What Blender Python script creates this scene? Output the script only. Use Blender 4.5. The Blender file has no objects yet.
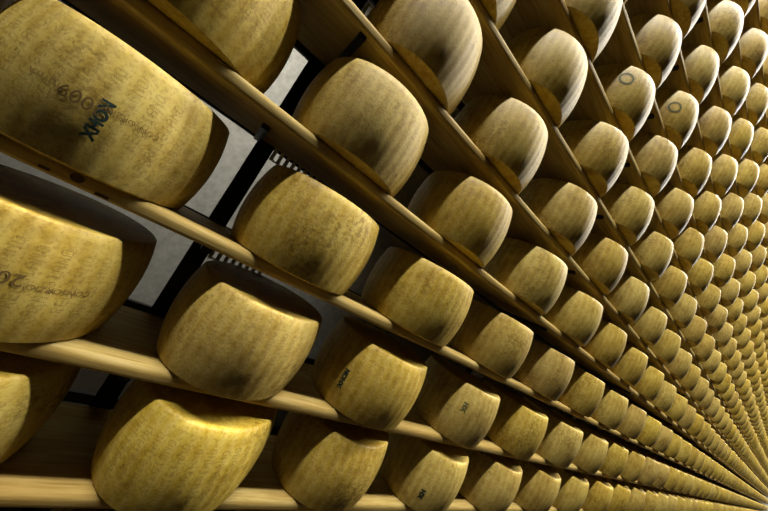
import bpy, math, random
from mathutils import Vector, Matrix
R0 = random.Random(7)
S = 0.22                      # one cheese radius in metres
scn = bpy.context.scene
COL = scn.collection

# ---------------------------------------------------------------- camera, world, lights, exposure
CAM = Vector((-1.3859115, -4.5831504, 3.7924659))
CR = Vector((0.72333245, -0.48262824, 0.49382199))
CU = Vector((-0.46187373, 0.19344282, 0.86559374))
CF = Vector((0.51328630, 0.85419545, 0.08298984))
FPX = 290.4415
cd = bpy.data.cameras.new('camera')
cam = bpy.data.objects.new('camera', cd)
COL.objects.link(cam)
m = Matrix.Identity(4)
for i in range(3):
    m[i][0], m[i][1], m[i][2] = CR[i], CU[i], -CF[i]
    m[i][3] = CAM[i] * S
cam.matrix_world = m
cd.sensor_fit = 'HORIZONTAL'
cd.sensor_width = 36.0
cd.lens = FPX / 768.0 * 36.0
cd.clip_start = 0.01
cd.clip_end = 200
scn.camera = cam

w = bpy.data.worlds.new('hall_ambient')
scn.world = w
w.use_nodes = True
w.node_tree.nodes['Background'].inputs[0].default_value = (1.0, 0.92, 0.75, 1)
w.node_tree.nodes['Background'].inputs[1].default_value = 0.006

def area(name, loc, rot, sx, sy, power, color=(1, 0.96, 0.87)):
    l = bpy.data.lights.new(name, 'AREA')
    l.shape = 'RECTANGLE'; l.size = sx; l.size_y = sy; l.energy = power; l.color = color
    o = bpy.data.objects.new(name, l)
    o.location = loc; o.rotation_euler = rot
    COL.objects.link(o)
    return o
# continuous strip lamps high over the aisle
for k in range(10):
    area('aisle_lamp', (-6.0 + 4.0 * k, -1.8, 12.0), (0, 0, 0), 3.9, 0.45, 960)
# lamp of the aisle behind the rack
for k in range(1):
    area('rear_aisle_lamp', (-0.5, 0.9, 4.2), (math.radians(22), 0, 0), 0.9, 0.3, 15, (1, 0.96, 0.84)).data.spread = math.radians(55)
# added fill light at the far end of the aisle, brightens wheel rims
area('end_rim_fill', (31.0, -1.6, 3.5), (0, math.radians(90), 0), 6.0, 2.4, 60, (0.95, 0.98, 1.0))

scn.view_settings.view_transform = 'Standard'
scn.view_settings.look = 'None'
scn.view_settings.gamma = 1.0
scn.view_settings.use_curve_mapping = False
scn.view_settings.exposure = 0.12

# ---------------------------------------------------------------- materials
class NT:
    def __init__(s, name):
        s.m = bpy.data.materials.new(name); s.m.use_nodes = True
        s.t = s.m.node_tree; s.b = s.t.nodes['Principled BSDF']
    def n(s, kind, **kw):
        x = s.t.nodes.new(kind)
        for k, v in kw.items():
            if k in x.inputs: s.put(v, x.inputs[k])
            else: setattr(x, k, v)
        return x
    def put(s, v, sock):
        if isinstance(v, bpy.types.NodeSocket): s.t.links.new(v, sock)
        else: sock.default_value = v
    def noise(s, vec, scale, detail=4, rough=0.6):
        x = s.n('ShaderNodeTexNoise'); s.put(vec, x.inputs['Vector'])
        x.inputs['Scale'].default_value = scale; x.inputs['Detail'].default_value = detail
        x.inputs['Roughness'].default_value = rough
        return x.outputs['Fac']
    def math(s, op, a, b=0.0, c=0.0):
        x = s.n('ShaderNodeMath', operation=op)
        s.put(a, x.inputs[0]); s.put(b, x.inputs[1]); s.put(c, x.inputs[2])
        return x.outputs[0]
    def ramp(s, fac, stops):
        x = s.n('ShaderNodeValToRGB'); s.put(fac, x.inputs[0])
        e = x.color_ramp.elements
        while len(e) < len(stops): e.new(0.5)
        for q, (p, c) in zip(e, stops): q.position = p; q.color = (*c, 1)
        return x.outputs[0]
    def mix(s, fac, a, b, mode='MIX'):
        x = s.n('ShaderNodeMix', data_type='RGBA', blend_type=mode)
        s.put(fac, x.inputs[0]); s.put(a, x.inputs[6]); s.put(b, x.inputs[7])
        return x.outputs[2]
    def mapped(s, vec, scale):
        x = s.n('ShaderNodeMapping'); s.put(vec, x.inputs[0]); x.inputs['Scale'].default_value = scale
        return x.outputs[0]
    def bump(s, h, strength, dist):
        x = s.n('ShaderNodeBump'); s.put(h, x.inputs['Height'])
        x.inputs['Strength'].default_value = strength; x.inputs['Distance'].default_value = dist
        s.t.links.new(x.outputs[0], s.b.inputs['Normal'])
    def set(s, **kw):
        for k, v in kw.items(): s.put(v, s.b.inputs[k.replace('_', ' ')])
        return s.m

def simple(name, c, rough=0.6, metal=0.0, spec=0.3):
    t = NT(name)
    co = t.n('ShaderNodeTexCoord').outputs['Object']
    f = t.noise(co, 18, 3)
    col = t.ramp(f, [(0.3, tuple(v * 0.82 for v in c)), (0.7, tuple(min(1, v * 1.15) for v in c))])
    return t.set(Base_Color=col, Roughness=rough, Metallic=metal, Specular_IOR_Level=spec)

def rind_material():
    t = NT('cheese_rind')
    co = t.n('ShaderNodeTexCoord').outputs['Object']
    rnd = t.n('ShaderNodeObjectInfo').outputs['Random']
    off = t.n('ShaderNodeVectorMath', operation='ADD')
    t.put(co, off.inputs[0])
    cmb = t.n('ShaderNodeCombineXYZ')
    t.put(t.math('MULTIPLY', rnd, 7.0), cmb.inputs[2]); t.put(t.math('MULTIPLY', rnd, 3.0), cmb.inputs[0])
    t.put(cmb.outputs[0], off.inputs[1])
    v = off.outputs[0]
    big = t.noise(v, 7, 3)
    med = t.noise(v, 26, 5, 0.65)
    fine = t.noise(v, 130, 4, 0.7)
    fac = t.math('ADD', t.math('MULTIPLY', big, 0.5), t.math('MULTIPLY', med, 0.5))
    base = t.ramp(fac, [(0.34, (0.30, 0.185, 0.028)), (0.47, (0.46, 0.315, 0.060)), (0.58, (0.55, 0.405, 0.095)), (0.72, (0.60, 0.47, 0.15))])
    # pressed bands round the side, one per column of lettering
    sep = t.n('ShaderNodeSeparateXYZ'); t.put(co, sep.inputs[0])
    ang = t.math('ARCTAN2', sep.outputs[1], sep.outputs[0])
    st = t.math('SINE', t.math('MULTIPLY', ang, 40.0))
    rad = t.math('SQRT', t.math('ADD', t.math('MULTIPLY', sep.outputs[0], sep.outputs[0]), t.math('MULTIPLY', sep.outputs[1], sep.outputs[1])))
    side = t.math('GREATER_THAN', rad, 0.192)
    stripe = t.math('MULTIPLY', t.math('MULTIPLY_ADD', st, 0.5, 0.5), side)
    base = t.mix(t.math('MULTIPLY', stripe, 0.26), base, (0.66, 0.52, 0.20, 1))
    # pin pricks and mould specks
    sp = t.ramp(fine, [(0.38, (0.58, 0.52, 0.42)), (0.5, (1, 1, 1))])
    base = t.mix(0.55, base, sp, 'MULTIPLY')
    # clusters of dark mould freckles
    fr = t.ramp(t.noise(v, 75, 3, 0.7), [(0.45, (1, 1, 1)), (0.60, (0.45, 0.38, 0.28))])
    msk = t.ramp(t.noise(v, 5.5, 2), [(0.48, (0, 0, 0)), (0.66, (1, 1, 1))])
    base = t.mix(t.math('MULTIPLY', msk, 0.8), base, t.mix(1.0, base, fr, 'MULTIPLY'))
    # each wheel aged a little differently
    hsv = t.n('ShaderNodeHueSaturation')
    t.put(t.math('MULTIPLY_ADD', rnd, 0.007, 0.4975), hsv.inputs['Hue'])
    t.put(t.math('MULTIPLY_ADD', rnd, 0.14, 0.93), hsv.inputs['Value'])
    t.put(t.math('MULTIPLY_ADD', t.math('FRACT', t.math('MULTIPLY', rnd, 13.7)), 0.10, 0.97), hsv.inputs['Saturation'])
    t.put(base, hsv.inputs['Color'])
    h = t.math('ADD', t.math('MULTIPLY', fine, 0.5), t.math('MULTIPLY', stripe, 0.7))
    t.bump(h, 0.35, 0.0018)
    return t.set(Base_Color=hsv.outputs[0], Roughness=t.math('MULTIPLY_ADD', med, 0.25, 0.42), Specular_IOR_Level=0.28)

def wood_material():
    t = NT('pale_wood')
    co = t.n('ShaderNodeTexCoord').outputs['Object']
    g = t.noise(t.mapped(co, (2.0, 30.0, 30.0)), 3.0, 6, 0.65)
    g2 = t.noise(t.mapped(co, (0.7, 8.0, 8.0)), 2.0, 3)
    base = t.ramp(g, [(0.30, (0.34, 0.225, 0.055)), (0.5, (0.48, 0.35, 0.11)), (0.7, (0.58, 0.46, 0.19))])
    st = t.ramp(g2, [(0.35, (0.70, 0.55, 0.36)), (0.6, (1, 1, 1))])
    base = t.mix(0.6, base, st, 'MULTIPLY')
    t.bump(g, 0.3, 0.002)
    return t.set(Base_Color=base, Roughness=0.7, Specular_IOR_Level=0.2)

M_RIND = rind_material()
M_WOOD = wood_material()
M_DOT = simple('pricked_lettering', (0.22, 0.13, 0.03), 0.8)
M_DATE = simple('burnt_date', (0.14, 0.085, 0.022), 0.8)
M_STAMP = simple('green_ink', (0.012, 0.03, 0.022), 0.7)
M_STAMP2 = simple('grey_green_ink', (0.10, 0.10, 0.035), 0.7)
M_BLACK = simple('black_steel', (0.012, 0.012, 0.014), 0.45)
M_PALE = simple('pale_steel', (0.55, 0.53, 0.45), 0.5)
M_WALL = simple('grey_plaster', (0.47, 0.46, 0.42), 0.9)
M_FLOOR = simple('grey_concrete', (0.022, 0.018, 0.013), 0.8, 0.0, 0.05)
M_KNOT = simple('dark_knot', (0.07, 0.04, 0.015), 0.8)

# ---------------------------------------------------------------- helpers
def mesh(name, verts, faces, mats, mi=None, smooth=True, sharp=None):
    me = bpy.data.meshes.new(name)
    me.from_pydata(verts, [], faces)
    for mm in mats: me.materials.append(mm)
    if mi: me.polygons.foreach_set('material_index', mi)
    me.polygons.foreach_set('use_smooth', [smooth] * len(faces))
    if smooth: me.set_sharp_from_angle(angle=math.radians(40))
    me.update()
    return me

def link(name, me, parent=None, loc=(0, 0, 0), rz=0.0):
    o = bpy.data.objects.new(name, me)
    COL.objects.link(o)
    o.parent = parent
    o.location = loc; o.rotation_euler = (0, 0, rz)
    return o

def tag(o, label, cat, group=None, kind=None):
    o['label'] = label; o['category'] = cat
    if group: o['group'] = group
    if kind: o['kind'] = kind
    return o

def box(v, f, x0, x1, y0, y1, z0, z1):
    b = len(v)
    v += [(x0, y0, z0), (x1, y0, z0), (x1, y1, z0), (x0, y1, z0), (x0, y0, z1), (x1, y0, z1), (x1, y1, z1), (x0, y1, z1)]
    f += [tuple(b + i for i in q) for q in ((3, 2, 1, 0), (4, 5, 6, 7), (0, 1, 5, 4), (1, 2, 6, 5), (2, 3, 7, 6), (3, 0, 4, 7))]

def boxes(name, bs, mat, parent=None):
    v, f = [], []
    for b in bs: box(v, f, *[q * S for q in b])
    return link(name, mesh(name, v, f, [mat], smooth=False), parent)

ORD = ['first', 'second', 'third', 'fourth', 'fifth', 'sixth', 'seventh', 'eighth', 'ninth', 'tenth', 'eleventh', 'twelfth', 'thirteenth',
       'fourteenth', 'fifteenth', 'sixteenth', 'seventeenth', 'eighteenth', 'nineteenth']
def ordinal(n):               # 1-based
    if n <= 19: return ORD[n - 1]
    tens = {2: ('twentieth', 'twenty'), 3: ('thirtieth', 'thirty'), 4: ('fortieth', 'forty'), 5: ('fiftieth', 'fifty'), 6: ('sixtieth', 'sixty')}[n // 10]
    return tens[0] if n % 10 == 0 else tens[1] + '-' + ORD[n % 10 - 1]

# ---------------------------------------------------------------- rack layout (in cheese radii)
PITCH, H, RIM, T = 2.52937, 1.21315, 0.9137, 0.1725
YF, YB = -0.665, 0.80                                    # front and back edge of the boards
ROW = {-1: -1.633, 0: 0.036, 1: 1.607, 2: 3.302, 3: 5.022, 4: 6.697, 5: 8.400, 6: 10.061, 7: 11.655, 8: 13.316, 9: 15.0, 10: 16.67, 11: 18.34}
COFF = {-1: -0.03, 0: -0.036, 1: -0.068, 2: 0.015, 3: 0.007, 4: 0.014}
NCOL = 56
XL, XR = -7.2, NCOL * PITCH - 1.0
FLOOR = ROW[-1] - T - 0.25
ADJ = {(2,-2):(.30,.12,.03),(2,0):(-.007,-.011,.021),(2,1):(.015,-.031,.04),(3,0):(-.107,-.018,.016),(3,1):(.0,0,.012),(3,2):(.011,-.018,.008),(4,0):(.057,.006,-.003),(4,1):(-.087,.013,.004),(4,2):(-.014,-.007,.007),(4,3):(.01,-.004,-.002),(4,4):(-.035,.016,.008),(5,1):(.031,.01,-.007),(5,2):(-.003,-.02,.009),(5,3):(.037,-.023,.001),(5,4):(.028,-.031,.004),(6,2):(-.018,.007,0),(6,3):(-.031,-.011,.01),(6,4):(-.01,-.017,.009),(7,2):(.017,.013,-.006),(7,3):(-.006,.003,0),(7,5):(-.003,-.002,.001),(8,3):(-.027,.032,-.007),(0,0):(.0,-.06,.035),(1,0):(-.085,-.006,.03),(0,1):(.002,.046,.018),(0,2):(-.015,-.029,-.017),(1,1):(-.085,.009,.045),(1,2):(-.002,-.004,-.007),(2,-1):(-.009,-.006,.009),(1,-1):(-.025,.006,.008)}

# ---------------------------------------------------------------- the room
def slab(name, b, mat):
    o = boxes(name, [b], mat); o['kind'] = 'structure'; return o
slab('floor', (-20, XR + 25, -14, 10.1, FLOOR - 0.4, FLOOR), M_FLOOR)
slab('wall_back', (-20, XR + 25, 9.5, 10.1, FLOOR, 7.0 / S), M_WALL)
slab('wall_right', (XR + 12, XR + 12.6, -14, 9.5, FLOOR, 36), M_WALL)

slab('light_block_slab', (-30, XR + 12, -0.6 / S, 10.1, 7.0 / S, 7.3 / S), M_WALL)  # unseen slab added over the rack to keep aisle lamps off the back wall

# ---------------------------------------------------------------- shelf boards
def board(r):
    z1 = ROW[r]; z0 = z1 - T
    prof = [(YB, z0), (YB, z1)]
    rt = 0.08
    for k in range(7):
        a = math.pi / 2 * k / 6
        prof.append((YF + rt - rt * math.sin(a), z1 - rt + rt * math.cos(a)))
    rb = 0.04
    for k in range(6):
        a = math.pi / 2 * k / 5
        prof.append((YF + rb - rb * math.cos(a), z0 + rb - rb * math.sin(a)))
    v, f = [], []
    n = len(prof)
    xs = [XL + (XR - XL) * k / 60 for k in range(61)]
    for x in xs:
        for y, z in prof: v.append((x * S, y * S, z * S))
    for k in range(60):
        for i in range(n):
            j = (i + 1) % n
            f.append((k * n + i, k * n + j, (k + 1) * n + j, (k + 1) * n + i))
    f.append(tuple(range(n))[::-1]); f.append(tuple(60 * n + i for i in range(n)))
    me = mesh('shelf_board', v, f, [M_WOOD])
    o = link('shelf_board', me)
    return o
for r in sorted(ROW):
    o = board(r)
    where = 'lowest, below every cheese wheel the photo shows' if r < 0 else ('under the lowest row of cheese wheels in view' if r == 0 else f'under the {ordinal(r + 1)} row of cheese wheels from the bottom')
    tag(o, 'long pale wooden shelf board ' + where, 'shelf', 'shelf boards of the cheese rack')
    if r == 2:                 # knot and peg slots in the front edge of this board, at the left
        def oval(name, x, zc, rx, rz, nn=20):
            v = [(x * S + rx * S * math.cos(2 * math.pi * i / nn), (YF - 0.004) * S, zc * S + rz * S * math.sin(2 * math.pi * i / nn)) for i in range(nn)]
            v += [(a, b + 0.012 * S, c) for a, b, c in v]
            f = [tuple(range(nn))] + [(i, i + nn, (i + 1) % nn + nn, (i + 1) % nn) for i in range(nn)]
            link(name, mesh(name, v, f, [M_KNOT]), o)
        oval('knot', -2.42, ROW[2] - 0.085, 0.055, 0.04)
        boxes('slot', [(-2.68, -2.60, YF - 0.004, YF + 0.01, ROW[2] - 0.14, ROW[2] - 0.115)], M_KNOT, o)
        boxes('slot', [(-2.26, -2.15, YF - 0.004, YF + 0.01, ROW[2] - 0.155, ROW[2] - 0.125)], M_KNOT, o)

# ---------------------------------------------------------------- posts with bracket arms, rear rails
post_x = [-0.5 * PITCH + 0.09 + 3 * PITCH * k for k in range(0, 19)]
for k, px in enumerate(post_x):
    if k: px -= 0.09
    hw = 0.135
    v = []; f = []
    # open C-section post
    y0, y1 = YB + 0.02, YB + 0.25
    p = boxes('rack_post', [(px - hw, px + hw, y0, y0 + 0.03, FLOOR, ROW[11] + 2.0), (px - hw, px - hw + 0.03, y0 + 0.03, y1, FLOOR, ROW[11] + 2.0), (px + hw - 0.03, px + hw, y0 + 0.03, y1, FLOOR, ROW[11] + 2.0)], M_BLACK)
    nm = 'black steel post nearest the camera, left of most cheese wheels' if k == 0 else f'{ordinal(k + 1)} black steel post along the rack, mostly hidden behind cheese wheels'
    tag(p, nm, 'post', 'black posts of the rack')
    for r in sorted(ROW):
        zb = ROW[r] - T
        ax = px + ({3: -0.15, 4: 0.22}.get(r, 0.0) if k == 0 else 0.0)
        boxes('bracket_arm', [(ax - 0.055, ax + 0.055, (-0.2 if (k == 0 and r == 3) else YF + 0.07), y0, zb - 0.07, zb - 0.002)], M_BLACK, p)
    if k < 3:
        for r in range(1, 6):
            zb = ROW[r] - T
            zb += {3: 0.24}.get(r, 0.0)
            bs = [(px + hw + 0.02, px + 1.05, y1 - 0.06, y1 - 0.03, zb - 0.15, zb - 0.12), (px + hw + 0.02, px + 1.05, y1 - 0.06, y1 - 0.03, zb - 0.42, zb - 0.39)]
            n = 7
            for i in range(n + 1):
                x = px + hw + 0.02 + i * (1.03 - hw - 0.06) / n
                bs.append((x, x + 0.062, y1 - 0.058, y1 - 0.032, zb - 0.40, zb - 0.14))
            q = boxes('bracket_plate', bs, M_PALE, p); q['label'] = 'pale slotted steel plate'
for r in range(-1, 12):
    zb = ROW[r]
    o = boxes('rear_rail', [(XL, XR, YB + 0.26, YB + 0.33, zb - 0.16, zb + 0.0)], M_BLACK)
    tag(o, 'black steel rail behind the ' + ('lowest shelf board' if r < 0 else f'{ordinal(r + 2)} shelf board from the floor'), 'rail', 'rear rails of the rack')

# ---------------------------------------------------------------- cheese wheels
FONT = {'P': '1111010001100011111010000100001000 0', 'A': '', }
GL = {
 'P': ["11110", "10001", "10001", "11110", "10000", "10000", "10000"],
 'A': ["01110", "10001", "10001", "11111", "10001", "10001", "10001"],
 'R': ["11110", "10001", "10001", "11110", "10100", "10010", "10001"],
 'M': ["10001", "11011", "10101", "10101", "10001", "10001", "10001"],
 'I': ["01110", "00100", "00100", "00100", "00100", "00100", "01110"],
 'G': ["01110", "10001", "10000", "10111", "10001", "10001", "01110"],
 'N': ["10001", "11001", "10101", "10011", "10001", "10001", "10001"],
 'O': ["01110", "10001", "10001", "10001", "10001", "10001", "01110"],
 'E': ["11111", "10000", "10000", "11110", "10000", "10000", "11111"],
 ' ': ["00000"] * 7}

def side_r(t):                # radius (in R) of the bulging side at height fraction t
    u = 2 * t - 1
    return 1 - (1 - RIM) * abs(u) ** 2.1

def wheel_mesh(seed, nseg=72, letters=False):
    rr = random.Random(seed)
    ph = [rr.uniform(0, 6.28) for _ in range(6)]
    am = [rr.uniform(0.002, 0.007) for _ in range(3)]
    sl = rr.uniform(-0.006, 0.010)
    def wob(a, t):
        return 1 + am[0] * math.sin(2 * a + ph[0]) + am[1] * math.sin(3 * a + ph[1]) + am[2] * math.sin(5 * a + ph[2]) * (t - 0.5) - sl * (t - 0.5) * 2
    tilt = rr.uniform(0, 0.010)
    def pos(a, t, off=0.0):
        q = (side_r(t) + off) * wob(a, t)
        return (q * math.cos(a) * S, q * math.sin(a) * S, (t * H + tilt * math.sin(a + ph[4]) * t) * S)
    nr = 14 if nseg > 40 else 7
    rings = []
    rings.append([(0.55, 0.0)]); rings.append([(0.82, 0.0)])
    prof = [(0.0, None, 0.5, 0.012), (0.0, None, 0.84, 0.0)]
    v, f = [], []
    ringdef = []
    # bottom face, rolled edge, side, rolled edge, slightly dished top
    c = 0.022
    for q in (0.45, 0.8, RIM - 0.03): ringdef.append(('f', q, 0.0))
    for k in range(nr + 1):
        t = c / H + (1 - 2 * c / H) * k / nr
        ringdef.append(('s', t, 0))
    for q, dz in ((RIM - 0.012, -0.006), (RIM - 0.03, 0.0), (RIM - 0.07, -0.003), (0.75, -0.012), (0.4, -0.012)): ringdef.append(('f', q, H + dz))
    for kind, a0, z in ringdef:
        for i in range(nseg):
            a = 2 * math.pi * i / nseg
            if kind == 's': v.append(pos(a, a0))
            else:
                t = 0.0 if z < 0.5 else 1.0
                q = a0 * wob(a, t)
                v.append((q * math.cos(a) * S, q * math.sin(a) * S, (z + tilt * math.sin(a + ph[4]) * t * a0) * S))
    n = len(ringdef)
    for k in range(n - 1):
        for i in range(nseg):
            j = (i + 1) % nseg
            f.append((k * nseg + i, k * nseg + j, (k + 1) * nseg + j, (k + 1) * nseg + i))
    f.append(tuple(range(nseg))[::-1]); f.append(tuple((n - 1) * nseg + i for i in range(nseg)))
    mi = [0] * len(f)
    if letters:
        words = ['PARMIGIANO', 'REGGIANO']
        ncol = 40
        px = 0.0118
        for c_ in range(ncol):
            wd = words[c_ % 2]
            cell = 6.6 * px
            z0 = 0.5 * (H - len(wd) * cell) + (0.06 if c_ % 2 else 0.0) + 0.04
            for li, ch in enumerate(wd):
                g = GL[ch]
                for y in range(7):
                    for x in range(5):
                        if g[y][x] != '1': continue
                        zz = z0 + li * cell + x * px
                        a = 2 * math.pi * c_ / ncol + (y - 3) * px * 1.05
                        t = zz / H
                        if not 0.03 < t < 0.97: continue
                        d = px * 0.36
                        b = len(v)
                        for da, dz in ((-d, 0), (0, -d), (d, 0), (0, d)):
                            v.append(pos(a + da, t + dz / H, 0.0028))
                        f.append((b, b + 1, b + 2, b + 3)); mi.append(1)
    me = mesh('cheese_wheel', v, f, [M_RIND, M_DOT], mi)
    return me, pos

NEAR = [wheel_mesh(s, 96, True) for s in range(5)]
MID = [wheel_mesh(20 + s, 64, False) for s in range(6)]
FAR = wheel_mesh(40, 24, False)

# which wheels show, largest first
def project(p):
    d = Vector(p) - CAM
    z = d.dot(CF)
    if z < 0.05: return None
    return (384 + FPX * d.dot(CR) / z, 255.5 - FPX * d.dot(CU) / z)
def shown(x, y, z):
    pts = [project((x + q * math.cos(a), y + q * math.sin(a), z + h)) for a in [k * math.pi / 8 for k in range(16)] for q, h in ((RIM, 0), (1, H / 2), (RIM, H))]
    pts = [p for p in pts if p]
    if len(pts) < 20: return 0
    x0, x1 = min(p[0] for p in pts), max(p[0] for p in pts)
    y0, y1 = min(p[1] for p in pts), max(p[1] for p in pts)
    cx = min(768, x1) - max(0, x0); cy = min(511, y1) - max(0, y0)
    if cx <= 2 or cy <= 2: return 0
    n = sum(1 for p in pts if 0 <= p[0] <= 768 and 0 <= p[1] <= 511)
    return cx * cy if n >= 2 else 0
cells = []
for r in range(-1, 12):
    for j in range(-2, NCOL):
        a = ADJ.get((r, j))
        if a is None: a = (R0.uniform(-.035, .035), R0.uniform(-.03, .03), R0.uniform(-.012, .012))
        x = j * PITCH + COFF.get(j, 0) + a[0]
        cells.append((shown(x, a[1], ROW[r]), r, j, x, a[1], 1 + a[2], R0.uniform(0, 6.283)))
cells.sort(key=lambda c: -c[0])
LEAD = {(2, -1): 'very large near', (1, -1): 'dark-topped near', (0, -1): 'shadowed near', (3, -1): 'large near'}
STAMPED = {}
wheels = {}
count = 0
rest = []
for area_, r, j, x, y, sc, rot in cells:
    if r < 0 or count >= 300 or area_ <= 0:
        rest.append((r, j, x, y, sc, rot)); continue
    count += 1
    dist = (Vector((x, y, ROW[r])) - CAM).length
    if dist < 15: me, pos = NEAR[R0.randrange(5)]
    else: me, pos = MID[R0.randrange(6)]
    o = link('cheese_wheel', me, None, (x * S, y * S, ROW[r] * S), rot)
    o.scale = (sc, sc, 1.0)
    shelf = 'lowest shelf in view' if r == 0 else f'{ordinal(r + 1)} shelf up'
    side = f'{ordinal(j + 1)} right of nearest black post' if j >= 0 else ('just left of the black post' if j == -1 else 'second left of the black post')
    tag(o, f'{LEAD.get((r, j), "golden")} cheese wheel {side} on the {shelf}', 'cheese', 'aged cheese wheels on the rack')
    wheels[(r, j)] = (o, pos, rot, sc)

# all the smaller ones towards the end of the rack
vs, fs = [], []
src = FAR[0]
sv = [tuple(q.co) for q in src.vertices]; sf = [tuple(q.vertices) for q in src.polygons]
for r, j, x, y, sc, rot in rest:
    b = len(vs); c_, s_ = math.cos(rot) * sc, math.sin(rot) * sc
    vs += [(c_ * p[0] - s_ * p[1] + x * S, s_ * p[0] + c_ * p[1] + y * S, p[2] + ROW[r] * S + 0.001) for p in sv]
    fs += [tuple(b + i for i in q) for q in sf]
rest_me = mesh('cheese_wheel', vs, fs, [M_RIND])
o = link('cheese_wheel', rest_me)
tag(o, 'mass of tiny distant cheese wheels crowding toward the far end of the rack', 'cheese', None, 'stuff')

# ---------------------------------------------------------------- ink stamps and dates on single wheels
def text_tris(body, bold=0.0):
    cu = bpy.data.curves.new('t', 'FONT'); cu.body = body; cu.size = 1.0; cu.align_x = 'CENTER'; cu.align_y = 'CENTER'; cu.offset = bold
    to = bpy.data.objects.new('t', cu); COL.objects.link(to)
    dg = bpy.context.evaluated_depsgraph_get(); dg.update()
    me = bpy.data.meshes.new_from_object(to.evaluated_get(dg))
    v = [(q.co.x, q.co.y) for q in me.vertices]; f = [tuple(p.vertices) for p in me.polygons]
    bpy.data.objects.remove(to); bpy.data.curves.remove(cu); bpy.data.meshes.remove(me)
    return v, f
def aim(r, j, px, py):
    """angle and height fraction on wheel (r, j) that lie along the view ray through that spot of the photograph"""
    d = CR * ((px - 384) / FPX) - CU * ((py - 255.5) / FPX) + CF
    w_, pos, rot, sc = wheels[(r, j)]
    cx, cy = w_.location.x / S, w_.location.y / S
    best = None
    for it in range(2000):
        s_ = 2 + it * 0.006
        p = CAM + d * s_
        z = (p.z - ROW[r]) / H
        if 0 <= z <= 1 and math.hypot(p.x - cx, p.y - cy) <= side_r(z) * sc:
            return math.atan2(p.y - cy, p.x - cx) - rot, z
    return None
def decal(name, r, j, px, py, shape, height, turn, mat, label=None, width=1.0, off=0.005):
    if (r, j) not in wheels: return
    w_, pos, rot, sc = wheels[(r, j)]
    hit = aim(r, j, px, py)
    if not hit: return
    a0, t0 = hit
    v, f = shape
    ct, st = math.cos(turn), math.sin(turn)
    out = []
    for x, y in v:
        x, y = x * height * width, y * height
        X, Y = ct * x - st * y, st * x + ct * y
        out.append(pos(a0 + X, min(0.98, max(0.02, t0 + Y / H)), off))
    q = link(name, mesh(name, out, f, [mat], smooth=False), w_)
    if label: q['label'] = label
    return q
DISC = ([(0.5 * math.cos(k * math.pi / 10), 0.5 * math.sin(k * math.pi / 10)) for k in range(20)], [tuple(range(20))])
def ring():
    n = 24; v = []
    for q in (0.5, 0.36): v += [(q * math.cos(2 * math.pi * k / n), q * math.sin(2 * math.pi * k / n)) for k in range(n)]
    return v, [(k, (k + 1) % n, n + (k + 1) % n, n + k) for k in range(n)]
DATE = text_tris('2009'); NAME = text_tris('CONSORZIO'); BLOCK = text_tris('XHON', 0.05); TWO = text_tris('XH', 0.05); SMALL = text_tris('TUTELA')
up = math.pi
decal('date_mark', 2, -1, 82, 99, DATE, 0.16, up, M_DATE, 'burnt-in date digits')
decal('side_lettering', 2, -1, 45, 76, SMALL, 0.065, up, M_DOT)
decal('side_lettering', 2, -1, 134, 124, NAME, 0.07, up, M_DOT)
decal('ink_stamp', 2, -1, 99, 120, BLOCK, 0.125, math.pi / 2, M_STAMP, 'dark green ink stamp')
decal('date_mark', 1, -1, -3, 274, DATE, 0.165, up, M_DATE, 'burnt-in date digits')
decal('side_lettering', 1, -1, 60, 291, NAME, 0.075, up, M_DOT)
decal('ink_stamp', 1, 1, 344, 378, BLOCK, 0.105, math.pi / 2, M_STAMP, 'dark green ink stamp')
decal('ink_stamp', 0, 2, 422, 494, TWO, 0.14, math.pi / 2, M_STAMP, 'dark green ink stamp')
decal('ink_stamp', 1, 2, 465, 407, TWO, 0.14, math.pi / 2, M_STAMP2, 'faded green ink stamp')
decal('ink_stamp', 6, 2, 627, 78, ring(), 0.34, 0, M_STAMP2, 'round grey stamp')
decal('ink_stamp', 7, 3, 675, 107, ring(), 0.34, 0, M_STAMP2, 'round grey stamp')
decal('ink_stamp', 4, 4, 652, 252, TWO, 0.14, math.pi / 2, M_STAMP2, 'faded green ink stamp')
